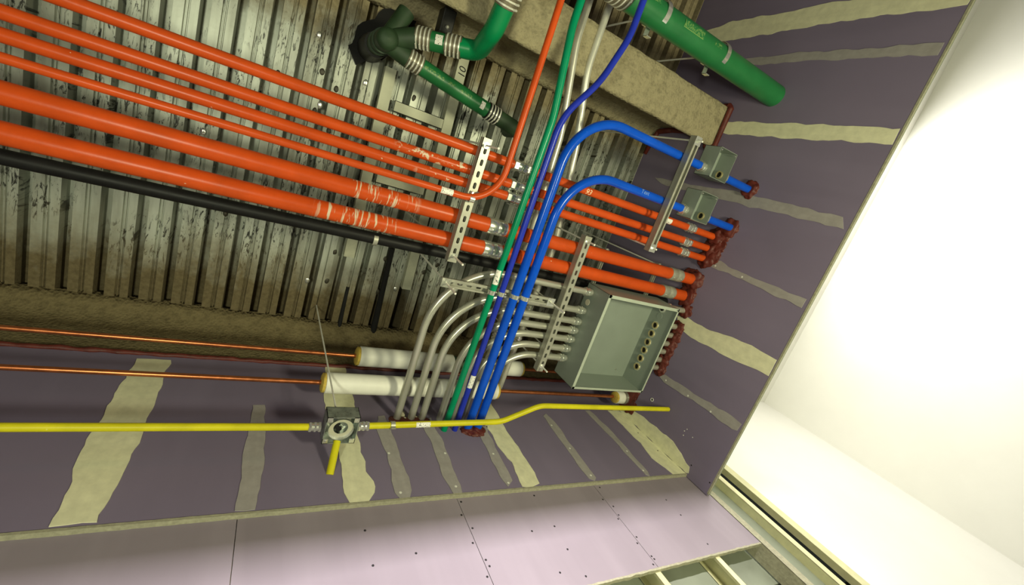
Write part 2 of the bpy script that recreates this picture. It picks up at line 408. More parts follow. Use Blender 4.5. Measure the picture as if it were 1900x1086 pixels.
# back wall: upper boards stand one layer proud of the lower boards
wb = struct('wall_back', (0.5, YB, -1.6))
b = BM(); box(b, (-2.2, YB, 1.352), (XR+0.04, YB+0.031, 2.41)); obj('upper_board', b, m_gyp, wb, False)
xs_ = [-2.2, -1.55, -0.73, 0.09, 0.9215, 1.731, 2.552]
for a0, a1 in zip(xs_, xs_[1:]):
    b = BM(); box(b, (a0+0.0012, YLOW, 0.853), (a1-0.0012, YLOW+0.016, 1.36)); obj('lower_board', b, m_gyp_low, wb, False)
def rough_strip(x0, x1, y0, y1, z0, z1, step=0.012, amp=0.003, seed=1):
    b = BM(); n = int((x1-x0)/step); L = []
    for i in range(n+1):
        x = x0+(x1-x0)*i/n
        e = amp*noise.noise(V(x*25, seed, 0)); f = amp*noise.noise(V(x*31, seed+4, 2))
        L.append([b.verts.new((x, y0+f*0.4, z0+e)), b.verts.new((x, y1, z0+e)), b.verts.new((x, y1, z1+f)), b.verts.new((x, y0+f*0.4, z1+f))])
    for p, q in zip(L, L[1:]):
        for k in range(4): b.faces.new((p[k], p[(k+1)%4], q[(k+1)%4], q[k]))
    b.faces.new(L[0][::-1]); b.faces.new(L[-1]); return b
obj('board_edge', rough_strip(-2.2, XR+0.01, YB-0.003, YLOW+0.002, 1.3495, 1.360, amp=0.002, seed=2), m_edge, wb, True, 60)
obj('board_edge', rough_strip(-2.2, 2.55, YLOW-0.001, YLOW+0.017, 0.846, 0.855, amp=0.004, seed=5), m_edge, wb, True, 60)
for sx in (-1.55, -1.14, -0.73, -0.32, 0.09, 0.505, 0.92, 1.325, 1.728, 2.165):
    b = BM(); y0 = YLOW+0.0165
    box(b, (sx-0.018, y0, -1.6), (sx+0.018, y0+0.001, 1.30)); box(b, (sx+0.017, y0, -1.6), (sx+0.018, y0+0.09, 1.30)); box(b, (sx-0.018, y0+0.089, -1.6), (sx+0.018, y0+0.09, 1.30)); box(b, (sx-0.018, y0, -1.6), (sx-0.017, y0+0.012, 1.30))
    obj('stud', b, m_stud, wb, False)
b = BM(); box(b, (-2.2, YLOW+0.11, -1.6), (5.1, YLOW+0.126, 0.60)); obj('far_board', b, m_green_board, wb, False)
b = BM(); box(b, (-2.2, YLOW+0.11, 0.70), (2.6, YLOW+0.126, 2.41)); obj('far_board', b, m_green_board, wb, False)
# joint compound on the back wall (x, z outlines)
MUD_B = [
 ([(0.448,2.40),(0.56,2.40),(0.566,2.053),(0.541,1.771),(0.554,1.525),(0.571,1.435),(0.565,1.403),(0.53,1.36),(0.456,1.36),(0.444,1.415),(0.451,1.679),(0.415,2.046)], 1),
 ([(0.67,1.927),(0.707,1.928),(0.714,1.819),(0.718,1.707),(0.724,1.475),(0.723,1.398),(0.704,1.361),(0.661,1.36),(0.651,1.394),(0.659,1.633),(0.643,1.833)], 0),
 ([(0.91,1.893),(0.959,1.913),(0.958,1.813),(0.966,1.703),(0.952,1.408),(0.947,1.364),(0.905,1.36),(0.904,1.376),(0.889,1.44),(0.905,1.739),(0.892,1.827)], 0),
 ([(1.222,1.821),(1.283,1.841),(1.267,1.782),(1.239,1.409),(1.197,1.374),(1.188,1.424),(1.2,1.746)], 0),
 ([(1.336,2.051),(1.413,2.095),(1.408,1.93),(1.397,1.791),(1.396,1.654),(1.39,1.453),(1.382,1.381),(1.315,1.36),(1.269,1.37),(1.302,1.539),(1.283,1.636),(1.281,1.846)], 1),
 ([(1.748,1.95),(1.79,1.97),(1.8,1.891),(1.767,1.386),(1.745,1.364),(1.712,1.387),(1.726,1.632)], 0),
 ([(2.163,2.019),(2.21,2.021),(2.218,1.907),(2.221,1.787),(2.216,1.591),(2.194,1.399),(2.182,1.368),(2.16,1.379),(2.162,1.548),(2.167,1.771),(2.162,1.906)], 0),
 ([(2.39,2.026),(2.508,2.03),(2.508,1.36),(2.389,1.361),(2.349,1.513),(2.382,1.66),(2.382,1.908)], 1),
 ([(0.10,2.0),(0.15,2.0),(0.16,1.6),(0.14,1.37),(0.08,1.37),(0.085,1.65)], 0),
 ([(-0.40,2.36),(-0.27,2.36),(-0.26,1.8),(-0.28,1.37),(-0.38,1.37),(-0.41,1.7)], 1),
]
for i, (pl_, thick) in enumerate(MUD_B):
    b = BM(); slab(b, ragged(pl_, 0.03, 0.007, i+1), lambda p: V(p[0], YB-0.0025, p[1]), V(0, 0.003, 0))
    obj('joint_compound', b, m_mud if thick else m_mud_thin, wb, False)
def dot(parent, x, y, z, axis, m, r=0.005, h=0.0016, nme='screw_head'):
    b = BM(); d = V(0, -1, 0) if axis == 'y' else V(-1, 0, 0)
    lathe(b, V(x, y, z)-d*0.0008, d, [(0, r*1.1), (h, r), (h+0.0004, r*0.5)], 10); obj(nme, b, m, parent)
for x, z in [(0.506,1.239),(0.672,1.112),(0.511,1.091),(0.935,1.328),(0.911,1.258),(0.935,1.186),(0.909,1.118),(0.933,1.037),(0.937,1.009),(0.91,0.97),(1.325,1.322),(1.203,1.131),(1.331,1.138),(1.223,0.927),(1.324,1.018),(1.331,0.89),
             (1.763,1.332),(1.72,1.252),(1.752,1.202),(1.742,1.148),(1.72,1.126),(1.744,1.015),(1.72,0.984),(1.742,0.91),(1.745,0.895),(1.715,0.873),(2.158,1.199),(2.16,1.092),(2.156,0.908)]:
    dot(wb, x, YLOW, z, 'y', m_screw, 0.0045)
for x, z in [(0.67,1.636),(0.671,1.391),(0.95,1.622),(0.93,1.401),(1.218,1.605),(1.208,1.397),(1.754,1.846),(1.751,1.626),(1.745,1.404),(2.188,1.582),(2.168,1.41)]:
    dot(wb, x, YB-0.0025, z, 'y', m_fleck, 0.006, nme='filled_screw')
dot(wb, 2.46, YB-0.0025, 1.76, 'y', m_screw, 0.0045); dot(wb, 2.47, YB-0.0025, 1.574, 'y', m_screw, 0.0045)

for x, z, r in ((0.80, 1.945, 0.022), (0.805, 1.905, 0.016), (0.872, 1.915, 0.014)):
    b = BM(); bmesh.ops.create_icosphere(b, subdivisions=3, radius=r)
    for v in b.verts:
        v.co *= 1+0.4*noise.noise(v.co*70); v.co = V(x+v.co.x, YB+v.co.y*0.7, z+v.co.z*1.3)
    obj('foam_filler', b, m_cream, wb, True, 180)

# right wall hangs short of the floor: its board stops at 1.19
wr = struct('wall_right', (XR, 0, 1.19))
b = BM(); box(b, (XR, -2.35, 1.19), (XR+0.016, YB+0.012, DECK+0.05)); obj('board', b, m_gyp, wr, False)
b = BM(); box(b, (XR+0.017, -2.35, 1.192), (XR+0.034, YB+0.1, DECK+0.05)); obj('core', b, m_green_board, wr, False)
b = BM(); box(b, (XR-0.001, -2.35, 1.184), (XR+0.010, YB+0.0, 1.194)); obj('board_edge', b, m_edge, wr, False)
MUD_R = [
 ([(1.366,2.02),(1.281,1.903),(1.27,1.772),(1.258,1.531),(1.316,1.356),(1.355,1.345),(1.366,1.36)], 1),
 ([(0.949,1.847),(0.921,1.837),(0.911,1.785),(0.907,1.612),(0.881,1.269),(0.884,1.21),(0.933,1.21),(0.941,1.238),(0.947,1.5),(0.967,1.779)], 0),
 ([(0.516,1.905),(0.493,1.84),(0.5,1.672),(0.461,1.489),(0.462,1.2),(0.56,1.2),(0.581,1.426),(0.59,1.577),(0.596,1.769),(0.59,1.854)], 1),
 ([(0.124,1.875),(0.091,1.831),(0.074,1.781),(0.09,1.68),(0.10,1.253),(0.10,1.215),(0.15,1.215),(0.129,1.659),(0.133,1.835)], 0),
 ([(-0.339,2.615),(-0.361,1.916),(-0.348,1.246),(-0.293,1.215),(-0.293,1.88),(-0.306,2.532)], 0),
 ([(-0.783,2.275),(-0.789,2.14),(-0.803,1.474),(-0.80,1.2),(-0.72,1.2),(-0.721,1.435),(-0.711,2.099),(-0.709,2.236)], 1),
 ([(-1.19,2.6),(-1.20,1.9),(-1.19,1.21),(-1.14,1.21),(-1.15,1.9),(-1.145,2.55)], 0),
 ([(-1.405,2.753),(-1.45,2.487),(-1.46,1.838),(-1.45,1.2),(-1.35,1.2),(-1.352,1.738),(-1.325,2.415),(-1.327,2.721)], 1),
 ([(-1.70,2.75),(-1.72,1.25),(-1.66,1.25),(-1.65,2.7)], 0),
]
for i, (pl_, thick) in enumerate(MUD_R):
    b = BM(); slab(b, ragged(pl_, 0.03, 0.007, i+31), lambda p: V(XR-0.0025, p[0], p[1]), V(0.003, 0, 0))
    obj('joint_compound', b, m_mud if thick else m_mud_thin, wr, False)
for y, z in [(0.945,1.771),(0.94,1.577),(0.935,1.397),(0.112,1.80),(0.115,1.6)]: dot(wr, XR-0.0025, y, z, 'x', m_fleck, 0.006, nme='filled_screw')
for y, z in [(1.30,1.353),(1.303,1.208)]: dot(wr, XR, y, z, 'x', m_screw, 0.0045)
for y, z in [(1.149,1.493),(1.128,1.482),(1.177,1.486),(1.147,1.426)]: dot(wr, XR, y, z, 'x', m_fleck, 0.0035, nme='filled_screw')
b = BM(); ring(b, (XR+0.001, 1.124, 1.806), (-1, 0, 0), 0.008, 0.013, 0.004); obj('hole_sleeve', b, m_fleck, wr)
b = BM(); lathe(b, (XR+0.001, 1.124, 1.806), (-1, 0, 0), [(0, 0.008), (0.001, 0.008)], 16); obj('hole_void', b, m_dark, wr)

# the wall behind the photographer, open underneath, and the lit rooms beyond
wf = struct('wall_front', (0.2, -2.3, 0.98))
b = BM(); box(b, (-2.2, -2.42, 0.98), (2.5, -2.3, DECK+0.05)); obj('board', b, m_gyp, wf, False)
b = BM(); box(b, (-2.3, -2.42, -1.6), (-2.2, 1.9, DECK+0.05)); o = obj('wall_left', b, m_gyp, None, False); o['kind'] = 'structure'
b = BM(); box(b, (5.0, -5.0, -1.6), (5.1, 1.9, 2.4)); o = obj('wall_side_room', b, m_white, None, False); o['kind'] = 'structure'
b = BM(); box(b, (2.56, -5.0, 2.3), (5.1, 1.9, 2.4)); o = obj('ceiling_side_room', b, m_white, None, False); o['kind'] = 'structure'
b = BM(); box(b, (2.56, -5.1, -1.6), (5.1, -5.0, 2.4)); o = obj('wall_side_room_front', b, m_white, None, False); o['kind'] = 'structure'
b = BM(); box(b, (3.05, 1.40, -1.6), (5.0, 1.43, 2.3)); o = obj('wall_side_room_back', b, m_white, None, False); o['kind'] = 'structure'
# open framing where the side room meets the back wall
for nme, x0, x1, y0, m in (('corner', 2.556, 2.61, 1.386, m_edge), ('jamb', 2.80, 2.85, 1.386, m_stud)):
    b = BM(); box(b, (x0, y0, -1.6), (x1, y0+0.002, 2.3)); box(b, (x0, y0, -1.6), (x0+0.002, y0+0.1, 2.3)); obj('stud', b, m, wb, False)
b = BM(); box(b, (2.62, 1.44, -1.6), (2.80, 1.45, 2.3)); obj('far_board', b, m_green_board, wb, False)
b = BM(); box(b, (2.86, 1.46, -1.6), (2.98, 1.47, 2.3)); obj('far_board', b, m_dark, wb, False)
b = BM(); box(b, (2.98, 1.388, -1.6), (3.05, 1.43, 2.3)); obj('stud', b, m_stud, wb, False)

# ------------------------------------------------------------------ sprayed steel beams
def sweep_x(prof, x0, x1, step, amp, seed, subdiv=0.03):
    pr = []; n = len(prof)
    for i in range(n):
        a = Vector(prof[i]); c = Vector(prof[(i+1)%n]); k = max(1, int((c-a).length/subdiv))
        for j in range(k): pr.append(a.lerp(c, j/k))
    b = BM(); L = []; m = int((x1-x0)/step)
    cy = sum(p.x for p in pr)/len(pr); cz = sum(p.y for p in pr)/len(pr)
    for i in range(m+1):
        x = x0+(x1-x0)*i/m; row = []
        for p in pr:
            q = V(x, p.x, p.y); d = noise.noise(q*9+V(seed, 0, 0))*0.7+noise.noise(q*28+V(0, seed, 0))*0.5+noise.noise(q*3)*0.6
            nn = V(0, p.x-cy, (p.y-cz)*0.6).normalized()
            row.append(b.verts.new(q+nn*amp*d))
        L.append(row)
    for p, q in zip(L, L[1:]):
        for k in range(len(pr)): b.faces.new((p[k], p[(k+1)%len(pr)], q[(k+1)%len(pr)], q[k]))
    b.faces.new(L[0][::-1]); b.faces.new(L[-1]); return b
b = sweep_x([(-0.872,2.205),(-0.622,2.205),(-0.612,2.225),(-0.622,2.25),(-0.70,2.285),(-0.712,2.33),(-0.712,2.76),(-0.64,2.82),(-0.61,2.845),(-0.89,2.845),(-0.86,2.82),(-0.785,2.76),(-0.785,2.33),(-0.80,2.285),(-0.872,2.25),(-0.882,2.225)], -2.2, XR+0.01, 0.022, 0.006, 3)
tag(obj('steel_beam', b, m_fire, None, True, 180), 'steel beam in tan sprayed fireproofing, its pale flange ending at the right wall', 'beam')
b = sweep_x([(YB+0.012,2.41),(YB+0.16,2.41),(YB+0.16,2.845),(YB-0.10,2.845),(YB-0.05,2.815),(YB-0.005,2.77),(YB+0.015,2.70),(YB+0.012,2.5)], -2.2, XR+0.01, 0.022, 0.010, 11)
tag(obj('steel_beam', b, m_fire_brown_shaded, None, True, 180), 'brown fireproofed beam face running along the top of the back wall behind the copper pipes', 'beam')

# ------------------------------------------------------------------ fittings
def coupling_set_screw(parent, c, d, r, L=0.09, m=None):
    m = m or m_zinc; d = V(*d).normalized(); c = V(*c); b = BM()
    lathe(b, c-d*L/2, d, [(0, r+0.0006), (0, r+0.003), (0.004, r+0.0042), (L*0.44, r+0.0042), (L*0.47, r+0.0025), (L*0.53, r+0.0025), (L*0.56, r+0.0042), (L-0.004, r+0.0042), (L, r+0.003), (L, r+0.0006)], 28)
    o = obj('coupling', b, m, parent)
    for s in (-0.3, 0.3):
        for ang in (-0.5,):
            f = V(-0.4, 0.35, -1); f = (f-d*f.dot(d)).normalized()
            b = BM(); lathe(b, c+d*L*s+f*(r+0.003), f, [(0, 0.0055), (0.005, 0.0055), (0.006, 0.004)], 8); obj('set_screw', b, m_zinc, o)
    return o
def coupling_compression(parent, c, d, r, L=0.085, m=None, n='coupling', ends=2):
    m = m or m_zinc; d = V(*d).normalized(); c = V(*c); b = BM(); k = 0.26*L
    lathe(b, c-d*(L/2-k*0.6), d, [(0, r+0.003), (L-1.2*k, r+0.003)], 24)
    for s in ((-1, 1) if ends == 2 else (ends,)):
        p = c+d*s*(L/2-k)
        lathe(b, p if s > 0 else p-d*k, d, [(0, r+0.004), (0.002, r+0.0075), (k-0.003, r+0.0075), (k, r+0.003)], 6)
    lathe(b, c-d*0.004, d, [(0, r+0.003), (0, r+0.0075), (0.008, r+0.0075), (0.008, r+0.003)], 6)
    return obj(n, b, m, parent, True, 25)
def strap(parent, p, d, r, w=0.022):
    """two piece strut strap: band round the underside, ears and a bolt on top"""
    d = V(*d).normalized(); p = V(*p); b = BM(); arc_patch(b, p, d, (0, 0, -1), r+0.0004, w, 2.3, 0.0022, 20)
    g = d.cross(V(0, 0, 1)).normalized()
    o = obj('strap', b, m_zinc, parent)
    b = BM(); e = p+g*(r+0.006)+V(0, 0, r*0.55)
    lathe(b, e-g*0.006, g, [(0, 0.006), (0.014, 0.006), (0.018, 0.004)], 6); lathe(b, e-g*0.010-V(0,0,0.008), V(0,0,1), [(0, 0.0035), (0.02, 0.0035)], 8)
    obj('strap_bolt', b, m_zinc, o)
    return o
def sticker(parent, p, d, r, L, facing=(-0.2, -0.1, -1), ha=1.0):
    b = BM(); arc_patch(b, V(*p), V(*d), facing, r+0.0004, L, ha, 0.0006); return obj('sticker', b, m_sticker, parent)

def conduit(name, label, cat, paths, r, m, group=None, seg=22):
    t = thing(name, label, cat, tuple(paths[0][0]), group)
    for p in paths:
        b = BM(); tube(b, p, r, seg); obj('tube', b, m, t, True, 50)
    return t
XL = -2.15; XE = XR+0.06
ZO = 1.894; RO = 0.0215
o1 = conduit('orange_conduit', 'topmost of the three parallel orange conduits, farthest from the black pipe', 'conduit', [[(XL,-0.052,ZO),(0.975,-0.052,ZO)], [(1.02,-0.052,ZO),(2.24,-0.056,ZO)], [(2.27,-0.056,ZO),(XE,-0.056,ZO)]], RO, m_orange, 'three parallel orange conduits')
o2 = conduit('orange_conduit', 'middle of the three parallel orange conduits, with pale rub marks across its left half', 'conduit', [[(XL,0.036,ZO),(0.99,0.036,ZO)], [(1.03,0.036,ZO),(2.25,0.025,ZO)], [(2.28,0.025,ZO),(XE,0.025,ZO)]], RO, m_orange_rub, 'three parallel orange conduits')
o3 = conduit('orange_conduit', 'orange conduit lowest of the three in the photo, just above the thin bent orange one', 'conduit', [[(XL,0.096,ZO),(0.99,0.096,ZO)], [(1.03,0.096,ZO),(2.27,0.096,ZO)], [(2.30,0.096,ZO),(XE,0.096,ZO)]], RO, m_orange_rub2, 'three parallel orange conduits')
for t, y, x2, x1 in ((o1, -0.052, 2.255, 0.995), (o2, 0.036, 2.27, 1.01), (o3, 0.096, 2.285, 1.01)):
    coupling_compression(t, (x1+0.005, y, ZO), (1, 0, 0), RO, 0.10)
    coupling_compression(t, (x2, y if y > 0.05 else y-0.006, ZO), (1, 0, 0), RO, 0.075)
sticker(o1, (2.02, -0.056, ZO), (1, 0, 0), RO, 0.085, (-0.1, 0.4, -1), 0.8)
zb = 1.807
RO4 = 0.0148
o4 = conduit('orange_conduit', 'thin orange conduit that bends just past the slotted strut and crosses below the sprayed beam', 'conduit', [fillet([(XL,0.149,zb),(0.885,0.149,zb),(0.885,-1.9,zb)], 0.17)], RO4, m_orange)
strap(o4, (0.765, 0.149, zb), (1, 0, 0), RO4); sticker(o4, (0.645, 0.149, zb), (1, 0, 0), RO4, 0.055)
RB = 0.0365; ZB = 1.909
b1 = conduit('large_orange_conduit', 'upper of the two thick orange conduits, drip marks on its left part', 'conduit', [[(XL,0.255,ZB),(0.955,0.255,ZB)], [(1.0,0.255,ZB),(2.30,0.25,ZB)], [(2.33,0.25,ZB),(XE,0.25,ZB)]], RB, m_orange_drip, 'pair of thick orange conduits', 28)
b2 = conduit('large_orange_conduit', 'lower of the two thick orange conduits, next to the black pipe', 'conduit', [[(XL,0.371,ZB),(0.965,0.371,ZB)], [(1.01,0.371,ZB),(2.29,0.371,ZB)], [(2.33,0.371,ZB),(XE,0.371,ZB)]], RB, m_orange_drip2, 'pair of thick orange conduits', 28)
for t, y, xa, xb in ((b1, 0.255, 0.975, 2.315), (b2, 0.371, 0.985, 2.31)):
    coupling_set_screw(t, (xa, y, ZB), (1, 0, 0), RB, 0.10); coupling_set_screw(t, (xb, y if y > 0.3 else 0.25, ZB), (1, 0, 0), RB, 0.11, m_strut)
bk = conduit('black_pipe', 'black steel pipe running beside the thick orange conduits behind the silver bends', 'pipe', [[(XL,0.478,2.05),(XE,0.470,2.05)]], 0.027, m_black)
b = BM(); lathe(b, (0.452, 0.478, 2.05), (1, 0, 0), [(0, 0.0272), (0, 0.030), (0.02, 0.030), (0.02, 0.0272)], 26, False); o = obj('pipe_clamp', b, m_strut, bk)
b = BM(); tube(b, [(0.462, 0.478, 2.076), (0.462, 0.478, 2.784)], 0.005, 8); obj('clamp_rod', b, m_rod, o)

# silver conduits sweeping from the back wall to the pull box
ROWS = [0.478, 0.597, 0.669, 0.728, 0.787, 0.851, 0.915]; COLS = [0.762, 0.840, 0.900, 1.006, 1.075, 1.135, 1.20]
SIL = ['outermost silver conduit with the widest bend, entering the pull box beside its blank plug', 'second silver conduit from outside, bending just inside the outermost one', 'third silver conduit from outside, left of the green conduit at the back wall',
       'fourth silver conduit, dropping to the wall just behind the green conduit', 'fifth silver conduit, reaching the wall behind the small dark blue conduit', 'sixth silver conduit, next to the innermost one at the pull box', 'innermost silver conduit with the tightest bend, lowest on the pull box side']
for i, (y, x) in enumerate(zip(ROWS, COLS)):
    R_ = 0.36-0.018*i
    t = conduit('silver_conduit', SIL[i], 'conduit', [fillet([(x, YB+0.05, ZO+0.002), (x, y, ZO+0.002), (1.70, y, ZO+0.002)], R_, 20)], 0.019, m_emt, 'silver conduits bending into the pull box')
    coupling_compression(t, (1.672, y, ZO+0.002), (1, 0, 0), 0.019, 0.055, n='connector', ends=-1)
    if i == 0:
        pass
# silver stubs leaving the box to the right
for i, y in enumerate([0.462, 0.585, 0.652, 0.716, 0.777, 0.840, 0.902]):
    t = conduit('silver_conduit', ['single silver conduit stub leaving the pull box corner near the thick orange conduits'][0] if i == 0 else 'silver conduit stub between pull box and right wall, number %s down its row of six' % ('one two three four five six'.split()[i-1]), 'conduit',
                [[(2.30, y, 1.868), (XE, y, 1.868)]], 0.019, m_emt, 'silver stubs from box to wall')
    coupling_compression(t, (2.332, y, 1.868), (1, 0, 0), 0.019, 0.05, n='connector', ends=1)

# two galvanized conduits close to the deck
for x0, lab in ((0, 'galvanized conduit just right of the green conduit, running over all the orange ones'), (1, 'galvanized conduit crossing behind the big blue bend, right of its twin')):
    if x0 == 0: pts = [(1.21,-1.9,2.2),(1.235,-0.75,2.2),(1.33,-0.30,2.2),(1.36,0.3,2.2),(1.36,YB+0.05,2.2)]
    else: pts = [(1.352,-1.9,2.2),(1.354,-0.66,2.2),(1.455,-0.27,2.2),(1.545,0.30,2.2),(1.52,YB+0.05,2.2)]
    t = conduit('galvanized_conduit', lab, 'conduit', [fillet(pts, 0.5, 8)], 0.0195, m_emt_old, 'pair of galvanized conduits under the deck')
    for yy in (0.73, 0.948):
        xx = 1.53 if x0 else 1.36
        coupling_compression(t, (xx, yy, 2.2), (0, 1, 0), 0.0195, 0.06)

# coloured conduits strapped under the short strut
RG = 0.0168
gc = conduit('green_conduit', 'green painted conduit, leftmost of the four strapped under the short strut', 'conduit', [fillet([(0.985,-1.9,zb),(0.972,-0.66,zb),(1.026,-0.30,zb),(1.004,YB+0.03,zb)], [0.5,0.5], 10)], RG, m_green_c, 'coloured conduits under the short strut')
sticker(gc, (1.013, 0.475, zb), (0.02, 1, 0), RG, 0.075); strap(gc, (1.012, 0.557, zb), (0, 1, 0), RG)
bs = conduit('blue_conduit', 'thin dark blue conduit with a long kink, right beside the green conduit', 'conduit', [fillet([(1.275,-1.9,zb),(1.268,-0.74,zb),(1.20,-0.52,zb),(1.066,-0.315,zb),(1.067,YB+0.03,zb)], [0.35,0.5,0.3], 10)], 0.0152, m_blue_dark, 'coloured conduits under the short strut')
sticker(bs, (1.067, 1.06, zb), (0, 1, 0), 0.0152, 0.075); strap(bs, (1.067, 0.557, zb), (0, 1, 0), 0.0152)
RBL = 0.0225
bb1 = conduit('blue_conduit', 'thick blue conduit bending nearest the sprayed beam, toward the upper small pull box', 'conduit', [fillet([(1.143,YB+0.03,zb),(1.148,-0.385,zb),(2.05,-0.388,zb)], 0.27, 20)], RBL, m_blue, 'coloured conduits under the short strut', 26)
bb2 = conduit('blue_conduit', 'thick blue conduit with the lower bend over the orange conduits, rightmost under the short strut', 'conduit', [fillet([(1.204,YB+0.03,zb),(1.212,-0.136,zb),(2.05,-0.140,zb)], 0.27, 20)], RBL, m_blue, 'coloured conduits under the short strut', 26)
strap(bb1, (1.147, 0.557, zb), (0, 1, 0), RBL); strap(bb2, (1.208, 0.557, zb), (0, 1, 0), RBL)
bb3 = conduit('blue_conduit', 'short blue stub from the lower small pull box into the right wall', 'conduit', [[(2.20,-0.140,zb),(XE,-0.140,zb)]], RBL, m_blue, 'blue stubs into the right wall')
bb4 = conduit('blue_conduit', 'short blue stub from the upper small pull box into the right wall', 'conduit', [[(2.20,-0.388,zb),(XE,-0.388,zb)]], RBL, m_blue, 'blue stubs into the right wall')
for t, y in ((bb1, -0.388), (bb2, -0.140)):
    coupling_compression(t, (2.035, y, zb), (1, 0, 0), RBL, 0.05, n='connector', ends=-1)
for t, y in ((bb3, -0.140), (bb4, -0.388)): coupling_compression(t, (2.225, y, zb), (1, 0, 0), RBL, 0.05, n='connector', ends=1)

# yellow conduit line
ZY = 1.656; RY = 0.0148
y1 = conduit('yellow_conduit', 'yellow conduit running left from the steel junction box', 'conduit', [[(XL,1.236,ZY),(0.335,1.236,ZY)]], RY, m_yellow)
y2 = conduit('yellow_conduit', 'long yellow conduit with an offset, from the junction box to the right wall', 'conduit', [fillet([(0.52,1.232,ZY),(1.23,1.205,ZY),(1.44,1.100,ZY),(2.50,1.098,ZY)], 0.18, 10)], RY, m_yellow)
y3 = conduit('yellow_conduit', 'short yellow conduit stub from the junction box down into the back wall', 'conduit', [[(0.425,1.295,1.635),(0.402,1.376,1.524)]], 0.0155, m_yellow)
coupling_compression(y1, (0.325, 1.236, ZY), (1, 0, 0), RY, 0.05, n='connector'); coupling_compression(y2, (0.525, 1.232, ZY), (1, -0.03, 0), RY, 0.05, n='connector')
sticker(y2, (0.80, 1.2215, ZY), (1, -0.038, 0), RY, 0.07, (-0.1, -0.3, -1), 0.9)
b = BM(); arc_patch(b, V(0.655, 1.227, ZY), V(1, 0, 0), (0, 0, -1), RY+0.0005, 0.02, 2.6, 0.003, 20); box(b, (0.645, 1.222, ZY-0.030), (0.665, 1.226, ZY-0.012)); obj('clip', b, m_strut, y2)

# steel junction box hung on a rod, open side down
jb = thing('junction_box', 'square galvanized junction box joining the yellow conduits, hung on a thin rod', 'junction box', (0.43, 1.23, 1.62))
b = BM(); x0, x1, yy0, yy1, z0, z1, th = 0.360, 0.495, 1.165, 1.297, 1.622, 1.70, 0.0025
box(b, (x0, yy0, z1-th), (x1, yy1, z1)); box(b, (x0, yy0, z0), (x0+th, yy1, z1)); box(b, (x1-th, yy0, z0), (x1, yy1, z1)); box(b, (x0, yy0, z0), (x1, yy0+th, z1)); box(b, (x0, yy1-th, z0), (x1, yy1, z1))
obj('body', b, m_steelbox, jb, False)
for cx, cy, s in ((x0+0.012, yy1-0.012, 1), (x1-0.012, yy0+0.012, -1), (x0+0.012, yy0+0.012, 1), (x1-0.012, yy1-0.012, 1)):
    b = BM(); box(b, (cx-0.012, cy-0.012, z0), (cx+0.012, cy+0.012, z0+0.002)); obj('ear', b, m_zinc, jb, False)
for cx, cy in ((x0+0.014, yy1-0.016), (x1-0.014, yy0+0.016), (x1-0.016, yy1-0.02)):
    b = BM(); lathe(b, (cx, cy, z0+0.002), (0, 0, -1), [(0, 0.006), (0.004, 0.005), (0.005, 0.002)], 10); obj('screw', b, m_zinc, jb)
b = BM(); lathe(b, (0.4275, 1.231, z0+0.006), (0, 0, 1), [(0, 0.052), (0.012, 0.050), (0.014, 0.030)], 26, False); ring(b, (0.4275, 1.231, z1-0.006), (0, 0, 1), 0.045, 0.05, 0.003)
for a in range(5): ring(b, (0.4275+0.034*math.cos(a*1.3), 1.231+0.034*math.sin(a*1.3), z1-0.0055), (0, 0, 1), 0.009, 0.012, 0.003, 14)
obj('mud_ring', b, m_zinc, jb)
b = BM(); lathe(b, (0.415, 1.245, z1-0.02), (0, 0, -1), [(0, 0.012), (0.004, 0.012)], 12); lathe(b, (0.43, 1.262, z1-0.02), (0, 0, -1), [(0, 0.012), (0.004, 0.012)], 12); obj('open_knockout', b, m_dark, jb)
b = BM(); tube(b, [(0.405, 1.184, 1.69), (0.385, 1.176, DECK)], 0.0042, 8); obj('hanger_rod', b, m_rod, jb)

# ------------------------------------------------------------------ strut trapezes
def hole_plate(bm, u0, u1, w0, w1, cu, cw, hl, hw, f):
    """rectangle with a stadium hole; f maps (u, w) to 3d"""
    n = 20; H = []; O = []
    hu = (u1-u0)/2; hww = (w1-w0)/2; mu = (u0+u1)/2; mw = (w0+w1)/2
    angs = sorted(set([round(2*math.pi*k/n, 6) for k in range(n)]+[round(math.atan2(s*hww, t*hu) % (2*math.pi), 6) for s in (-1, 1) for t in (-1, 1)]))
    for a in angs:
        c, s = math.cos(a), math.sin(a); k = min(hu/abs(c) if abs(c) > 1e-9 else 1e9, hww/abs(s) if abs(s) > 1e-9 else 1e9)
        O.append((mu+c*k, mw+s*k)); 
        lx = max(-(hl-hw), min(hl-hw, c*hl)); q = Vector((c*hl-lx, s*hw)); 
        if q.length > 0: q = q.normalized()*hw if abs(c*hl) > (hl-hw) else Vector((0, math.copysign(hw, s)))
        H.append((cu+lx+q.x, cw+q.y))
    ov = [bm.verts.new(f(*p)) for p in O]; hv = [bm.verts.new(f(*p)) for p in H]
    m = len(angs)
    for k in range(m): bm.faces.new((ov[k], ov[(k+1)%m], hv[(k+1)%m], hv[k]))
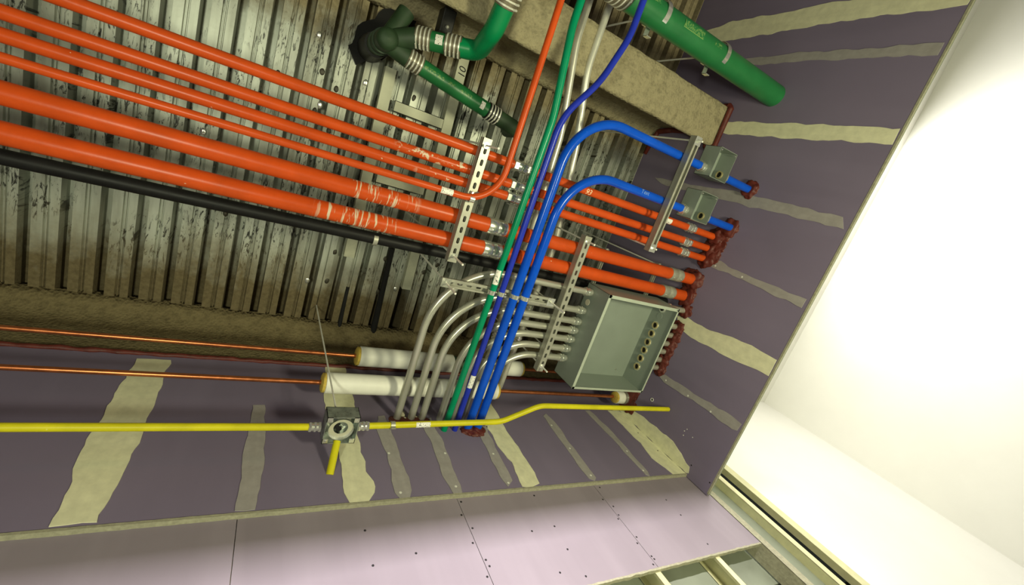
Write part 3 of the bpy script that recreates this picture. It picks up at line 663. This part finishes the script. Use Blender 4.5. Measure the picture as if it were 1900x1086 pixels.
def strut(p0, p1, open_down=False, w=0.041, h=0.041, pitch=0.0508, slots=True, margin=0.028):
    p0 = V(*p0); p1 = V(*p1); d = (p1-p0).normalized(); L = (p1-p0).length; g = V(0, 0, 1).cross(d).normalized()
    sgn = -1 if open_down else 1          # back plate sits at the bottom unless open_down
    zb_ = h if open_down else 0.0
    def P(u, a, z): return p0+d*u+g*a+V(0, 0, z)
    bm = BM()
    if slots:
        n = max(1, int((L-2*margin)/pitch)); pp = (L-2*margin)/n
        f = lambda u, a: P(u, a, zb_)
        for q0, q1 in ((0, margin), (L-margin, L)):
            bm.faces.new([bm.verts.new(f(q0, -w/2)), bm.verts.new(f(q1, -w/2)), bm.verts.new(f(q1, w/2)), bm.verts.new(f(q0, w/2))])
        for k in range(n): hole_plate(bm, margin+k*pp, margin+(k+1)*pp, -w/2, w/2, margin+(k+0.5)*pp, 0, 0.0143, 0.0071, f)
    else: bm.faces.new([bm.verts.new(P(*q)) for q in ((0, -w/2, zb_), (L, -w/2, zb_), (L, w/2, zb_), (0, w/2, zb_))])
    zt = h-zb_
    for s in (-1, 1):
        a = s*w/2; c = [(a, zb_), (a, zt), (s*w*0.27, zt), (s*w*0.27, zt-sgn*h*0.17)]
        for (a0, z_0), (a1, z_1) in zip(c, c[1:]):
            bm.faces.new([bm.verts.new(P(*q)) for q in ((0, a0, z_0), (L, a0, z_0), (L, a1, z_1), (0, a1, z_1))])
    bmesh.ops.remove_doubles(bm, verts=bm.verts, dist=0.00005)
    bmesh.ops.recalc_face_normals(bm, faces=bm.faces)
    bmesh.ops.solidify(bm, geom=bm.faces[:], thickness=0.0022)
    return bm
def trapeze(label, p0, p1, rods, open_down=False, tail=0.075, plates=False, slots=True, double=False, top=DECK, w=0.041, h=0.041):
    t = thing('strut_trapeze', label, 'pipe hanger', tuple((V(*p0)+V(*p1))/2), 'strut trapezes hung on threaded rods')
    obj('channel', strut(p0, p1, open_down, w, h, slots=slots), m_strut, t, True, 30)
    if double:
        obj('channel', strut((p0[0], p0[1], p0[2]+0.0415), (p1[0], p1[1], p1[2]+0.0415), False, slots=slots), m_strut, t, True, 30); h = 0.0825
    z = p0[2]
    for x, y in rods:
        b = BM(); tube(b, [(x, y, z-tail), (x, y, top+0.01)], 0.0048, 10); r_ = obj('threaded_rod', b, m_rod, t)
        b = BM(); lathe(b, (x, y, z-0.0025), (0, 0, -1), [(0, 0.0095), (0.008, 0.0095)], 6); obj('nut', b, m_zinc, r_, True, 25)
        b = BM()
        if plates: box(b, (x-0.0225, y-0.0225, z-0.0024), (x+0.0225, y+0.0225, z-0.0004))
        else: lathe(b, (x, y, z-0.0004), (0, 0, -1), [(0, 0.014), (0.002, 0.014)], 18)
        obj('washer', b, m_zinc, r_, False)
    return t
trapeze('long slotted strut under the orange conduits, left of the green conduit', (0.770, -0.115, 1.831), (0.772, 0.455, 1.831), [(0.770, -0.085), (0.772, 0.425)], tail=0.13)
trapeze('long slotted strut carrying the silver conduits in front of the pull box', (1.480, 0.165, 1.831), (1.494, 0.985, 1.831), [(1.481, 0.192), (1.493, 0.950)], tail=0.065)
trapeze('plain strut near the right wall under the thick blue conduits', (1.855, -0.497, 1.739), (1.855, 0.141, 1.739), [(1.855, -0.475), (1.855, 0.118)], True, 0.03, True)
trapeze('short strut crossing above the green and blue conduits', (0.752, 0.559, 1.831), (1.418, 0.561, 1.831), [(0.776, 0.559), (1.393, 0.561)], True, 0.14, True, h=0.021)
for x, lab in ((1.745, 'slim strut over the pull box, just inside its left edge'), (2.205, 'slim strut over the pull box, the one nearer the right wall')):
    trapeze(lab, (x, 0.215, 1.957), (x, 1.00, 1.957), [(x, 0.225), (x, 0.985)], True, 0.004, slots=False, w=0.020, h=0.020)

# ------------------------------------------------------------------ pull boxes
pb = thing('pull_box', 'large open grey steel pull box beneath the deck beside the right wall', 'pull box', (2.0, 0.735, 1.75))
X0, X1, Y0, Y1, ZA, ZT, th = 1.70, 2.30, 0.432, 1.037, 1.75, 1.95, 0.002
b = BM(); box(b, (X0, Y0, ZT-th), (X1, Y1, ZT)); obj('back_panel', b, m_box, pb, False)
b = BM(); box(b, (X0, Y0, ZA), (X0+th, Y1, ZT)); obj('side_panel', b, m_box, pb, False)
b = BM(); box(b, (X1-th, Y0, ZA), (X1, Y1, ZT)); obj('side_panel', b, m_box, pb, False)
b = BM(); box(b, (X0, Y0, ZA), (X1, Y0+th, ZT)); obj('side_panel', b, m_box, pb, False)
b = BM(); box(b, (X0, Y1-th, ZA), (X1, Y1, ZT)); obj('side_panel', b, m_box, pb, False)
b = BM(); lw = 0.018
box(b, (X0-0.001, Y0-0.001, ZA-0.002), (X0+lw, Y1+0.001, ZA)); box(b, (X1-lw*0.6, Y0-0.001, ZA-0.002), (X1+0.001, Y1+0.001, ZA)); box(b, (X0, Y0-0.001, ZA-0.002), (X1, Y0+lw, ZA)); box(b, (X0, Y1-lw*0.7, ZA-0.002), (X1, Y1+0.001, ZA))
obj('rim', b, m_boxlip, pb, False)
for x, y in ((X0+0.018, Y0+0.008), (X1-0.018, Y0+0.008)):
    b = BM(); lathe(b, (x, y, ZA-0.002), (0, 0, -1), [(0, 0.004), (0.001, 0.004)], 10); obj('screw_hole', b, m_dark, pb)
for i, y in enumerate([0.478, 0.532, 0.599, 0.660, 0.724, 0.784, 0.846, 0.909]):
    z = 1.868
    if i == 1:
        b = BM(); lathe(b, (X1-th, y, z), (-1, 0, 0), [(0, 0.021), (0.002, 0.021)], 20); obj('plug', b, MATS['grey_enamel'], pb); continue
    b = BM(); ring(b, (X1-th, y, z), (-1, 0, 0), 0.017, 0.0235, 0.010, 24)
    o = obj('bushing', b, m_brass if i else m_zinc, pb)
    b = BM(); ring(b, (X1-th, y, z), (-1, 0, 0), 0.0235, 0.029, 0.004, 8); obj('locknut', b, m_zinc, o)
    b = BM(); lathe(b, (X1-th, y, z), (-1, 0, 0), [(0, 0.017), (0.0012, 0.017)], 20); obj('opening', b, m_dark, o)
b = BM(); lathe(b, (X0, 0.541, 1.898), (-1, 0, 0), [(0, 0.019), (0.002, 0.018)], 22); obj('plug', b, m_cream, pb)
for y, z in ((0.86, 1.845), (1.0, 1.90)):
    b = BM(); lathe(b, (X1-th, y+0.05, z), (-1, 0, 0), [(0, 0.005), (0.002, 0.004)], 10); obj('screw', b, m_zinc, pb)
def small_box(label, x0, x1, yy0, yy1, z0, z1, yh):
    t = thing('pull_box', label, 'pull box', ((x0+x1)/2, (yy0+yy1)/2, z0), 'small grey pull boxes on the blue conduits'); th = 0.002; b = BM()
    box(b, (x0, yy0, z1-th), (x1, yy1, z1)); box(b, (x0, yy0, z0), (x0+th, yy1, z1)); box(b, (x1-th, yy0, z0), (x1, yy1, z1)); box(b, (x0, yy0, z0), (x1, yy0+th, z1)); box(b, (x0, yy1-th, z0), (x1, yy1, z1))
    obj('body', b, m_box, t, False)
    b = BM(); ring(b, (x1-th, yh, zb), (-1, 0, 0), 0.016, 0.022, 0.009); o = obj('bushing', b, m_brass, t)
    b = BM(); lathe(b, (x1-th, yh, zb), (-1, 0, 0), [(0, 0.016), (0.001, 0.016)], 18); obj('opening', b, m_dark, o)
    for x, y in ((x0+0.012, yy0+0.012), (x1-0.012, yy0+0.012)):
        b = BM(); lathe(b, (x, y, z0+0.002), (0, 0, -1), [(0, 0.005), (0.003, 0.004)], 10); obj('screw', b, m_zinc, t)
small_box('small grey pull box on the lower blue bend, above the orange conduit ends', 2.053, 2.20, -0.265, -0.10, 1.75, 1.86, -0.140)
small_box('small grey pull box on the upper blue bend, near the sprayed beam', 2.053, 2.20, -0.512, -0.348, 1.75, 1.86, -0.388)

# ------------------------------------------------------------------ copper lines with white insulation
def insul(parent, xa, xb, y, z, r, foam=(True, True)):
    b = BM(); L = xb-xa
    lathe(b, (xa, y, z), (1, 0, 0), [(0, r-0.004), (0.003, r), (L-0.003, r), (L, r-0.004)], 36); o = obj('insulation', b, m_jacket, parent)
    for f, x, d in ((foam[0], xa, -1), (foam[1], xb, 1)):
        if f:
            b = BM(); lathe(b, (x, y, z), (d, 0, 0), [(-0.002, r-0.003), (0.012, r-0.004), (0.017, r-0.012), (0.018, 0.012)], 30); obj('foam_end', b, m_foam, o)
    return o
ct = thing('insulated_pipe', 'upper copper pipe with white insulation, running right along the top of the back wall', 'pipe', (0.1, 1.25, 2.335))
b = BM(); tube(b, [(XL, 1.25, 2.335), (XE, 1.25, 2.335)], 0.0115, 16); obj('copper_tube', b, m_copper, ct)
insul(ct, 0.602, 1.195, 1.25, 2.335, 0.058, (True, False)); insul(ct, 1.42, 1.728, 1.25, 2.335, 0.054, (False, True))
b = BM(); lathe(b, (1.195, 1.25, 2.335), (1, 0, 0), [(0, 0.052), (0.02, 0.052), (0.022, 0.035), (0.07, 0.035), (0.075, 0.0115)], 28); obj('valve_collar', b, m_gdark, ct)
cl = thing('insulated_pipe', 'lower copper pipe with a long white insulated length behind the silver conduits', 'pipe', (0.1, 1.25, 2.03))
b = BM(); tube(b, [(XL, 1.25, 2.03), (XE, 1.25, 2.03)], 0.0115, 16); obj('copper_tube', b, m_copper, cl)
insul(cl, 0.394, 1.383, 1.25, 2.03, 0.053); insul(cl, 2.405, 2.47, 1.25, 2.02, 0.045, (True, False))
b = BM(); lathe(b, (2.47, 1.25, 2.02), (1, 0, 0), [(0, 0.047), (0.012, 0.047), (0.012, 0.040), (0.02, 0.040), (0.02, 0.048), (0.034, 0.048), (0.034, 0.03)], 28); obj('end_clamp', b, m_zinc, cl)

# ------------------------------------------------------------------ red firestop sealant
def blob(bm, c, ax, r, h, seed):
    """a flat lumpy pat of sealant; ax 'x' sits on the right wall, 'y' on the back wall"""
    tmp = bmesh.new(); bmesh.ops.create_icosphere(tmp, subdivisions=4, radius=1.0)
    mp = {}
    for v in tmp.verts:
        n = 1+0.34*noise.noise(v.co*1.9+V(seed, seed*2, 0))+0.10*noise.noise(v.co*6+V(0, seed, 1))
        q = v.co*n
        if ax == 'x': p = V(c[0]+q.x*h, c[1]+q.y*r, c[2]+q.z*r)
        else: p = V(c[0]+q.x*r, c[1]+q.y*h, c[2]+q.z*r)
        mp[v] = bm.verts.new(p)
    for f in tmp.faces: bm.faces.new([mp[v] for v in f.verts])
    tmp.free()
def sealant(label, ax, pts):
    b = BM()
    for i, (p, r, h) in enumerate(pts): blob(b, p, ax, r, h, i*1.7+len(label))
    return tag(obj('firestop_sealant', b, m_seal, None, True, 180), label, 'sealant', 'red firestop sealant pats')
sealant('red firestop sealant round the three parallel orange conduits and lower blue stub, right wall', 'x', [((XR, y, 1.885), 0.062, 0.03) for y in (0.096, 0.025, -0.056)]+[((XR, -0.14, 1.82), 0.06, 0.03), ((XR, -0.01, 1.85), 0.06, 0.02), ((XR, 0.06, 1.85), 0.055, 0.02), ((XR, -0.10, 1.85), 0.06, 0.02)])
sealant('red firestop sealant round the two thick orange conduits on the right wall', 'x', [((XR, 0.25, ZB-0.01), 0.068, 0.035), ((XR, 0.371, ZB-0.01), 0.068, 0.035), ((XR, 0.31, ZB), 0.06, 0.02), ((XR, 0.24, ZB+0.03), 0.06, 0.02)])
sealant('round red firestop pat on the single silver stub at the right wall', 'x', [((XR, 0.462, 1.86), 0.052, 0.022)])
sealant('long red firestop strip around the row of six silver stubs on the right wall', 'x', [((XR, y, 1.855), 0.05, 0.025) for y in (0.585, 0.652, 0.716, 0.777, 0.840, 0.902)])
sealant('red firestop sealant around the insulated pipe end below the pull box', 'x', [((XR, 1.25, 2.02), 0.085, 0.012), ((XR, 1.18, 2.0), 0.08, 0.010), ((XR, 1.07, 1.98), 0.07, 0.012), ((XR, 1.0, 1.97), 0.06, 0.010), ((XR, 1.28, 1.95), 0.06, 0.01)])
sealant('red firestop sealant on the upper blue stub at the right wall', 'x', [((XR, -0.388, zb), 0.055, 0.025)])
sealant('red firestop pat under the two thick blue conduits on the back wall', 'y', [((1.143, YB, zb-0.01), 0.042, 0.022), ((1.204, YB, zb-0.01), 0.045, 0.024), ((1.175, YB, zb-0.02), 0.04, 0.02)])
sealant('low red firestop line behind the yellow conduit under the first silver conduits', 'y', [((x, YB, 1.882), 0.038, 0.012) for x in (0.76, 0.80, 0.84, 0.875, 0.91)])
# line of sealant along the head of the back wall
b = BM()
pts = [(-2.2+0.02*i, YB-0.003+0.004*noise.noise(V(i*0.31, 0, 0)), 2.405+0.010*noise.noise(V(i*0.27, 3, 0))) for i in range(int(4.7/0.02))]
tube(b, pts, [0.013+0.006*noise.noise(V(i*0.4, 1, 8)) for i in range(len(pts))], 10)
tag(obj('firestop_sealant', b, m_seal, None, True, 180), 'long ragged red sealant line along the head of the back wall', 'sealant', 'red firestop sealant pats')
# collar where the sprayed beam enters the right wall
b = BM(); loop = [(-0.885,2.21),(-0.87,2.19),(-0.62,2.19),(-0.605,2.21),(-0.60,2.25),(-0.66,2.28),(-0.705,2.33),(-0.70,2.62),(-0.68,2.76),(-0.60,2.79),(-0.50,2.81)]
loop = [(-0.79,2.33),(-0.80,2.285)]+[(-0.88,2.25)]+loop
pp = fillet([(XR-0.012, y, z) for y, z in loop], 0.02, 4)
tube(b, pp, [0.019+0.007*noise.noise(V(i*0.5, 2, 2)) for i in range(len(pp))], 12)
tag(obj('firestop_sealant', b, m_seal, None, True, 180), 'dark red sealant collar where the sprayed beam enters the right wall', 'sealant', 'red firestop sealant pats')

# ------------------------------------------------------------------ green drain piping with banded couplings
def nohub(parent, c, d, r, L=0.10, bands=4, rubber=False):
    d = V(*d).normalized(); c = V(*c); b = BM()
    lathe(b, c-d*L/2, d, [(0, r+0.001), (0, r+0.005), (L, r+0.005), (L, r+0.001)], 30); o = obj('coupling', b, m_rubber if rubber else m_shield, parent)
    for k in range(bands):
        t = -L/2+L*(k+0.5)/bands; b = BM(); w = 0.007
        lathe(b, c+d*(t-w/2), d, [(0, r+0.004), (0, r+0.0075), (w, r+0.0075), (w, r+0.004)], 30, False)
        f = V(0.55, 0.35, -0.6); f = (f-d*f.dot(d)).normalized(); g = d.cross(f)
        e = c+d*t+f*(r+0.010)
        q = [bm_v for bm_v in ()]
        lathe(b, e-g*0.012, g, [(0, 0.005), (0.024, 0.005)], 8)
        obj('band', b, m_band, o)
    return o
RP = 0.0445
# tee hanging from the deck beside the beam
te = thing('drain_fitting', 'dark green drain tee hanging from the deck beside the sprayed beam', 'pipe fitting', (0.36, -0.40, 2.34))
b = BM(); tube(b, [(0.36,-0.40,2.36),(0.36,-0.40,2.66)], 0.050, 28); lathe(b, (0.36,-0.40,2.36), (0,0,-1), [(0,0.05),(0.02,0.047),(0.035,0.03),(0.04,0.0)], 28)
obj('riser', b, m_gdark, te)
b = BM(); lathe(b, (0.36,-0.40,2.54), (0,0,1), [(0,0.050),(0,0.058),(0.022,0.058),(0.022,0.05)], 28); obj('hub', b, m_gdark, te)
b = BM(); lathe(b, (0.36,-0.40,2.44), (0,0,1), [(0,0.050),(0,0.057),(0.018,0.057),(0.018,0.05)], 28); obj('hub', b, m_gdark, te)
b = BM(); tube(b, [(0.36,-0.40,2.64),(0.36,-0.40,DECK+0.03)], [0.062, 0.075], 26); obj('rubber_boot', b, m_rubber, te)
b = BM(); tube(b, fillet([(0.36,-0.40,2.42),(0.41,-0.425,2.40),(0.50,-0.465,2.37)], 0.05, 8), 0.047, 26); obj('branch', b, m_gdark, te)
b = BM(); tube(b, [(0.36,-0.40,2.42),(0.50,-0.362,2.41)], 0.046, 26); obj('branch', b, m_gdark, te)
b = BM(); tube(b, [(0.37,-0.41,2.42),(0.43,-0.56,2.44)], 0.042, 26); obj('branch', b, m_gdark, te)
# dark penetration in the deck next to the tee
b = BM(); slab(b, ragged([(0.30,-0.30),(0.44,-0.36),(0.56,-0.62),(0.42,-0.66),(0.30,-0.50),(0.24,-0.36)], 0.03, 0.02, 4), lambda p: V(p[0], p[1], DECK-0.012), V(0, 0, 0.02))
obj('deck_opening', b, m_dark, ceil_, False)
g1 = thing('drain_pipe', 'bright green drain elbow with banded couplings dipping under the sprayed beam', 'pipe', (0.52, -0.47, 2.36))
pA = [V(0.50,-0.465,2.37), V(0.545,-0.474,2.355)]
b = BM(); tube(b, [(0.50,-0.465,2.37),(0.665,-0.487,2.29)], RP, 28); obj('pipe', b, m_gpipe, g1)
nohub(g1, (0.522,-0.470,2.36), (0.165,-0.022,-0.08), RP, 0.075, 4)
sticker(g1, (0.592,-0.478,2.325), (0.165,-0.022,-0.08), RP, 0.035, (-0.2, -0.1, -1), 0.5)
nohub(g1, (0.652,-0.486,2.298), (0.165,-0.022,-0.08), RP, 0.08, 4)
el = fillet([(0.67,-0.488,2.285),(0.757,-0.500,2.24),(0.747,-0.575,2.08),(0.742,-0.67,2.02)], [0.06,0.10], 12)
b = BM(); tube(b, el, 0.0455, 30); obj('elbow', b, m_gelbow, g1)
b = BM(); tube(b, [(0.742,-0.66,2.024),(0.738,-0.77,1.972)], RP, 28); obj('pipe', b, m_gpipe, g1)
nohub(g1, (0.741,-0.70,2.004), (-0.007,-0.20,-0.094), RP, 0.085, 4)
g2 = thing('drain_pipe', 'dark green drain pipe slanting across below the deck, ending in a turned up elbow', 'pipe', (0.52, -0.36, 2.4))
b = BM(); tube(b, fillet([(0.48,-0.367,2.41),(1.16,-0.252,2.40),(1.175,-0.248,2.56)], 0.05, 10), RP*0.92, 28); obj('pipe', b, m_gpipe, g2)
b = BM(); tube(b, fillet([(1.02,-0.275,2.40),(1.16,-0.252,2.40),(1.175,-0.248,2.56)], 0.05, 10), RP*0.92+0.002, 28); obj('end_elbow', b, m_gdark, g2)
nohub(g2, (0.515,-0.362,2.409), (0.68,0.115,0), RP*0.92, 0.075, 4); nohub(g2, (0.985,-0.281,2.40), (0.68,0.115,0), RP*0.92, 0.075, 4, True)
sticker(g2, (0.905,-0.295,2.401), (0.68,0.115,0), RP*0.92, 0.025, (-0.2,-0.1,-1), 0.5)
g3 = thing('drain_pipe', 'big green drain pipe with two silver hanger bands, at the upper right', 'pipe', (1.3, -0.94, 1.92))
RBG = 0.064; ZG = 1.93
b = BM(); tube(b, [(1.16,-0.935,ZG),(XE,-0.955,ZG)], RBG, 34); obj('pipe', b, m_gpipe, g3)
nohub(g3, (1.215,-0.937,ZG), (1,0,0), RBG, 0.10, 4)
b = BM(); tube(b, fillet([(1.17,-0.935,ZG),(1.02,-0.92,ZG),(0.835,-0.80,ZG)], 0.25, 10), RBG*0.98, 32); obj('bend', b, m_gpipe, g3)
nohub(g3, (0.845,-0.807,ZG), (0.2,0.13,0), RBG*0.98, 0.08, 4)
for x in (1.475, 1.945):
    y = -0.944-0.0142*(x-1.3)
    b = BM(); lathe(b, (x-0.014, y, ZG), (1,0,0), [(0,RBG+0.0005),(0,RBG+0.004),(0.028,RBG+0.004),(0.028,RBG+0.0005)], 34, False); o = obj('hanger_band', b, m_zinc, g3)
    b = BM(); box(b, (x-0.014, y+0.03, ZG+0.05), (x+0.014, y+0.10, ZG+0.054)); box(b, (x-0.014, y+0.096, ZG+0.02), (x+0.014, y+0.10, ZG+0.054)); box(b, (x-0.014, y-0.04, ZG+RBG), (x+0.014, y+0.04, ZG+RBG+0.03)); obj('hanger_ear', b, m_zinc, o, False)
    b = BM(); tube(b, [(x, y, ZG+RBG+0.02), (x, y, DECK+0.01)], 0.005, 8); obj('hanger_rod', b, m_rod, o)
def print_patch(parent, p, d, r, L, ha, f, m=None):
    b = BM(); arc_patch(b, V(*p), V(*d), f, r+0.0003, L, ha, 0.0005); return obj('printing', b, m or m_print, parent)
for x, L in ((1.375, 0.085), (1.86, 0.06)): print_patch(g3, (x, -0.946, ZG), (1, -0.0142, 0), RBG, L, 0.16, (0, -0.28, -1))
print_patch(g3, (1.665, -0.950, ZG), (1, -0.0142, 0), RBG, 0.15, 0.24, (0, -0.12, -1)); print_patch(g3, (1.665, -0.950, ZG), (1, -0.0142, 0), RBG, 0.15, 0.022, (0, 0.17, -1), MATS['pale_green_print'])
for t, L in ((0.20, 0.11), (0.35, 0.05), (0.47, 0.07)):
    print_patch(g2, (0.48+0.68*t, -0.367+0.115*t, 2.41-0.01*t), (0.68, 0.115, -0.01), RP*0.92, L, 0.22, (-0.1, -0.1, -1))
# small black beam clamp
bc = thing('beam_clamp', 'small black clamp bolted to the side of the sprayed beam behind the green elbow', 'clamp', (0.66, -0.60, 2.6))
b = BM(); box(b, (0.63,-0.70,2.56), (0.70,-0.58,2.66)); obj('body', b, m_rubber, bc, False, bevel=0.006)
b = BM(); lathe(b, (0.665,-0.61,2.56), (0,0,-1), [(0,0.011),(0.012,0.011),(0.016,0.006)], 6); obj('bolt', b, m_zinc, bc)

# galvanized frame under the deck: two long bars and two cross channels
m_bar = mat('dull_galvanized_bar', (0.47, 0.48, 0.36), 0.5, 0.2, 0.1, 18)
fr = thing('deck_frame', 'galvanized steel frame of two long bars and two cross pieces fixed under the deck', 'frame', (0.7, 0.05, 2.79))
def bar_y(x0, x1, y0, y1, w, nme, m=m_bar):
    b = BM(); n = 8; L = []
    for i in range(n+1):
        t = i/n; x = x0+(x1-x0)*t; y = y0+(y1-y0)*t
        L.append([b.verts.new((x-w/2, y, 2.785)), b.verts.new((x+w/2, y, 2.785)), b.verts.new((x+w/2, y, 2.838)), b.verts.new((x-w/2, y, 2.838))])
    for p, q in zip(L, L[1:]):
        for k in range(4): b.faces.new((p[k], p[(k+1)%4], q[(k+1)%4], q[k]))
    b.faces.new(L[0][::-1]); b.faces.new(L[-1]); return obj(nme, b, m, fr, False)
bar_y(0.483, 0.500, -0.34, 0.80, 0.062, 'long_bar'); rb = bar_y(0.872, 0.915, -0.60, 0.95, 0.062, 'long_bar')
for y in (-0.155, 0.268):
    b = BM(); box(b, (0.545, y-0.03, 2.765), (0.845, y+0.03, 2.784)); box(b, (0.545, y-0.03, 2.765), (0.845, y-0.027, 2.83)); box(b, (0.545, y+0.027, 2.765), (0.845, y+0.03, 2.83)); obj('cross_piece', b, m_bar, fr, False)
def text_mesh(body, size, ext=0.0008):
    c = bpy.data.curves.new('t', 'FONT'); c.body = body; c.size = size; c.extrude = ext; c.align_x = 'CENTER'; c.align_y = 'CENTER'; c.shear = 0.2
    o = bpy.data.objects.new('t', c); COL.objects.link(o); bpy.context.view_layer.update()
    dg = bpy.context.evaluated_depsgraph_get(); me = bpy.data.meshes.new_from_object(o.evaluated_get(dg)); bpy.data.objects.remove(o)
    bm = BM(); bm.from_mesh(me); bpy.data.meshes.remove(me); return bm
def text_on(parent, nme, body, size, p, xdir, ndir, m, wrap=None):
    bm = text_mesh(body, size); xd = V(*xdir).normalized(); nn = V(*ndir); nn = (nn-xd*nn.dot(xd)).normalized(); yd = nn.cross(xd); p = V(*p)
    for v in bm.verts:
        q = v.co.copy()
        if wrap:
            a = q.y/wrap; v.co = p+xd*q.x+(nn*math.cos(a)+yd*math.sin(a))*(wrap+0.0006+q.z)
        else: v.co = p+xd*q.x+yd*q.y+nn*(q.z+0.0008)
    return obj(nme, bm, m, parent, False)
text_on(fr, 'handwriting', '10', 0.062, (0.882, -0.475, 2.785), (-0.05, -0.72, 0), (0, 0, -1), m_ink)
text_on(o1, 'paint_number', '93', 0.040, (1.405, -0.054, ZO), (1, 0.0, 0), (-0.1, 0.25, -1), m_paint_mark, RO)
text_on(bb2, 'scratched_mark', 'Text', 0.030, (1.69, -0.140, zb), (1, 0, 0), (-0.1, -0.25, -1), m_blue_mark, RBL)
